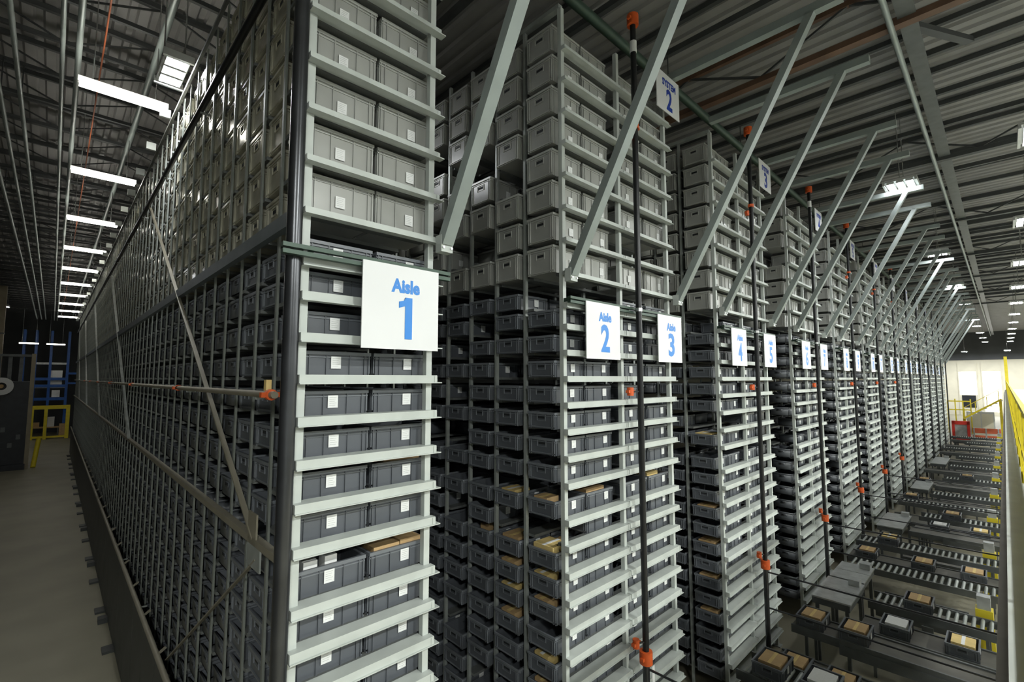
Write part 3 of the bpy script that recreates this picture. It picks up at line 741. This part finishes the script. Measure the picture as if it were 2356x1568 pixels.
for q in range(4): box('rail_post', 63.97, 64.03, 2.9 - .8 * q - .03, 2.9 - .8 * q + .03, 1.9 + .58 * q, 2.9 + .58 * q, 'yellow_paint', t)
for q in range(8): box('tread', 64.05, 65.2, 2.9 - .36 * q - .15, 2.9 - .36 * q + .15, 1.85 + .26 * q, 1.9 + .26 * q, 'galv_plate', t)
box('stair_post', 64.4, 64.6, 2.85, 3.05, 0, 1.9, 'yellow_paint', t); box('stair_post', 64.4, 64.6, .3, .5, 0, 3.7, 'yellow_paint', t)
t = empty('yellow_gate', (70, 3.8, 0), 'yellow safety gate beyond the last rack', 'gate')
for q in range(4): box('gate_post', 69.95, 70.05, 2.6 + .6 * q, 2.7 + .6 * q, 0, 3.6 - .25 * (q % 2), 'yellow_paint', t)
for z in (2.4, 3.3): box('gate_rail', 69.96, 70.04, 2.6, 4.5, z, z + .12, 'yellow_paint', t)
t = empty('work_cabinet', (75, 1.2, 0), 'white equipment cabinet in front of the dock doors', 'cabinet')
box('cabinet_body', 74, 75.5, 1.0, 3.2, 0, 2.1, 'lamp_housing', t); box('cabinet_door', 73.98, 74, 1.1, 2.0, .2, 1.9, 'wall_beige', t); box('cabinet_door', 73.98, 74, 2.1, 3.1, .2, 1.9, 'wall_beige', t)
t = empty('yellow_mast', (88, -.1, 4), 'tall yellow post at the far end of the railing', 'post')
box('mast', 87.9, 88.2, -.35, -.05, 4.28, 8.6, 'yellow_paint', t); box('mast_foot', 87.8, 88.3, -.45, .0, 4.28, 4.34, 'yellow_paint', t)

# ------------------------------------------------------------------ far end of the gangway
t = empty('stretch_wrapper', (-1.8, 45, 0), 'dark stretch wrapping machine with a white film roll', 'machine')
box('cabinet', -3.0, -1.05, 44.2, 47.5, .35, 5.6, 'machine_dark', t)
box('mast', -1.05, -.85, 44.0, 44.3, 0, 7.4, 'beige_steel', t)
box('base', -3.2, -1.0, 43.8, 47.8, 0, .35, 'machine_dark', t)
box('top_frame', -3.0, -.9, 44.1, 44.25, 7.2, 7.35, 'frame_grey', t)
for xx in (-2.6, -2.1, -1.6): box('upright', xx, xx + .18, 44.3, 44.4, 5.6, 7.2, 'frame_grey', t)
m_ = MB()
n = 24
rv = [(-2.3 + rr_ * math.cos(2 * math.pi * i / n), yy, 5.3 + rr_ * math.sin(2 * math.pi * i / n)) for yy in (43.75, 44.15) for rr_ in (.55, .24) for i in range(n)]
rf = []
for i in range(n):
    j2 = (i + 1) % n
    rf += [(i, j2, n + j2, n + i), (2 * n + j2, 2 * n + i, 3 * n + i, 3 * n + j2), (i, 2 * n + i, 2 * n + j2, j2), (n + j2, 3 * n + j2, 3 * n + i, n + i)]
m_.add(rv, rf, 0, False); m_.build('film_roll', 'paper_white', t)
MB().tube((-2.3, 43.7, 5.3), (-2.3, 44.2, 5.3), .12).build('roll_core', 'carton', t)
for q in range(5): box('control_panel', -2.9 + .35 * q, -2.7 + .35 * q, 44.17, 44.2, 1.4 + .5 * (q % 3), 1.7 + .5 * (q % 3), 'frame_grey', t)
t = empty('building_column', (-3.1, 49, 0), 'beige building column behind the wrapping machine', 'column')
box('shaft', -3.35, -2.65, 48.6, 49.2, 0, 12.3, 'beige_steel', t); box('band', -3.37, -2.63, 48.58, 49.22, 8.9, 9.0, 'frame_grey', t)
t = empty('yellow_bollard', (-.6, 44.5, 0), 'leaning yellow bollard on the gangway floor', 'bollard')
MB().tube((-.62, 44.4, 0), (-.45, 45.4, 1.75), .13, 14).build('bollard_tube', 'yellow_paint', t)
t = empty('portal_barrier', (.1, 64, 0), 'yellow portal barrier at the end of the gangway', 'barrier')
box('header', -1.35, 1.40, 63.9, 64.2, 2.85, 3.2, 'yellow_paint', t)
box('side_post', 1.12, 1.40, 63.9, 64.2, 0, 2.85, 'yellow_paint', t); box('side_post', -.40, -.16, 63.9, 64.2, 0, 2.85, 'yellow_paint', t); box('side_post', -1.35, -1.1, 63.9, 64.2, 0, 2.85, 'yellow_paint', t)
box('kick_board', -1.1, 1.12, 63.95, 64.1, .12, .3, 'yellow_paint', t)
t = empty('work_table', (.1, 66, 0), 'brown work table behind the yellow frame', 'table')
box('table_top', -1.4, .7, 65.4, 66.4, .95, 1.05, 'carton', t)
for xx in (-1.35, .6):
    for yy in (65.45, 66.3): box('leg', xx, xx + .07, yy, yy + .07, 0, .95, 'frame_grey', t)
carton(-.15, .35, 65.6, 66.1, 1.052, 2.0, 'white box standing on the work table', 'paper_white', 'boxes behind the yellow frame')
carton(.72, 1.25, 65.5, 66.1, 0.0, 1.3, 'brown carton on the floor behind the yellow frame', 'carton', 'boxes behind the yellow frame')
carton(-1.2, -.7, 65.6, 66.1, 1.052, 1.5, 'small brown carton on the work table', 'carton', 'boxes behind the yellow frame')
t = empty('pallet_rack', (.2, 67, 0), 'blue steel pallet rack at the end wall', 'rack')
for xx in (-2.2, -1.35, -.25, 1.05, 2.0):
    for yy in (66.8, 68.2): box('upright', xx - .1, xx + .1, yy - .08, yy + .08, 0, 10.6, 'blue_paint', t)
for z in (3.6, 4.9, 5.6): box('load_beam', -1.35, 1.05, 66.7, 66.85, z, z + .28, 'blue_paint', t)
for z in (5.2, 6.2): box('load_beam', 1.05, 2.0, 66.7, 66.85, z, z + .2, 'blue_paint', t)
box('shelf_deck', -1.3, 1.0, 66.9, 68.1, 7.2, 7.4, 'galv_plate', t); box('shelf_deck', -1.3, 1.0, 66.9, 68.1, 4.82, 4.9, 'galv_plate', t)
carton(-.2, .7, 67.0, 67.8, 4.902, 6.6, 'pale wrapped load on the blue pallet rack', 'paper_white', 'loads on the blue rack')
carton(.0, .6, 67.0, 67.8, 3.9, 4.6, 'lower pale load on the blue pallet rack', 'paper_white', 'loads on the blue rack')
for q in range(2): tube_lamp(-.6 - 1.8 * q, .7 - 1.8 * q, 62.5, 9.0, 'tube lamp hung low at the end of the gangway, %s out from the rack' % ordinal(q + 1), 'low tube lamps')
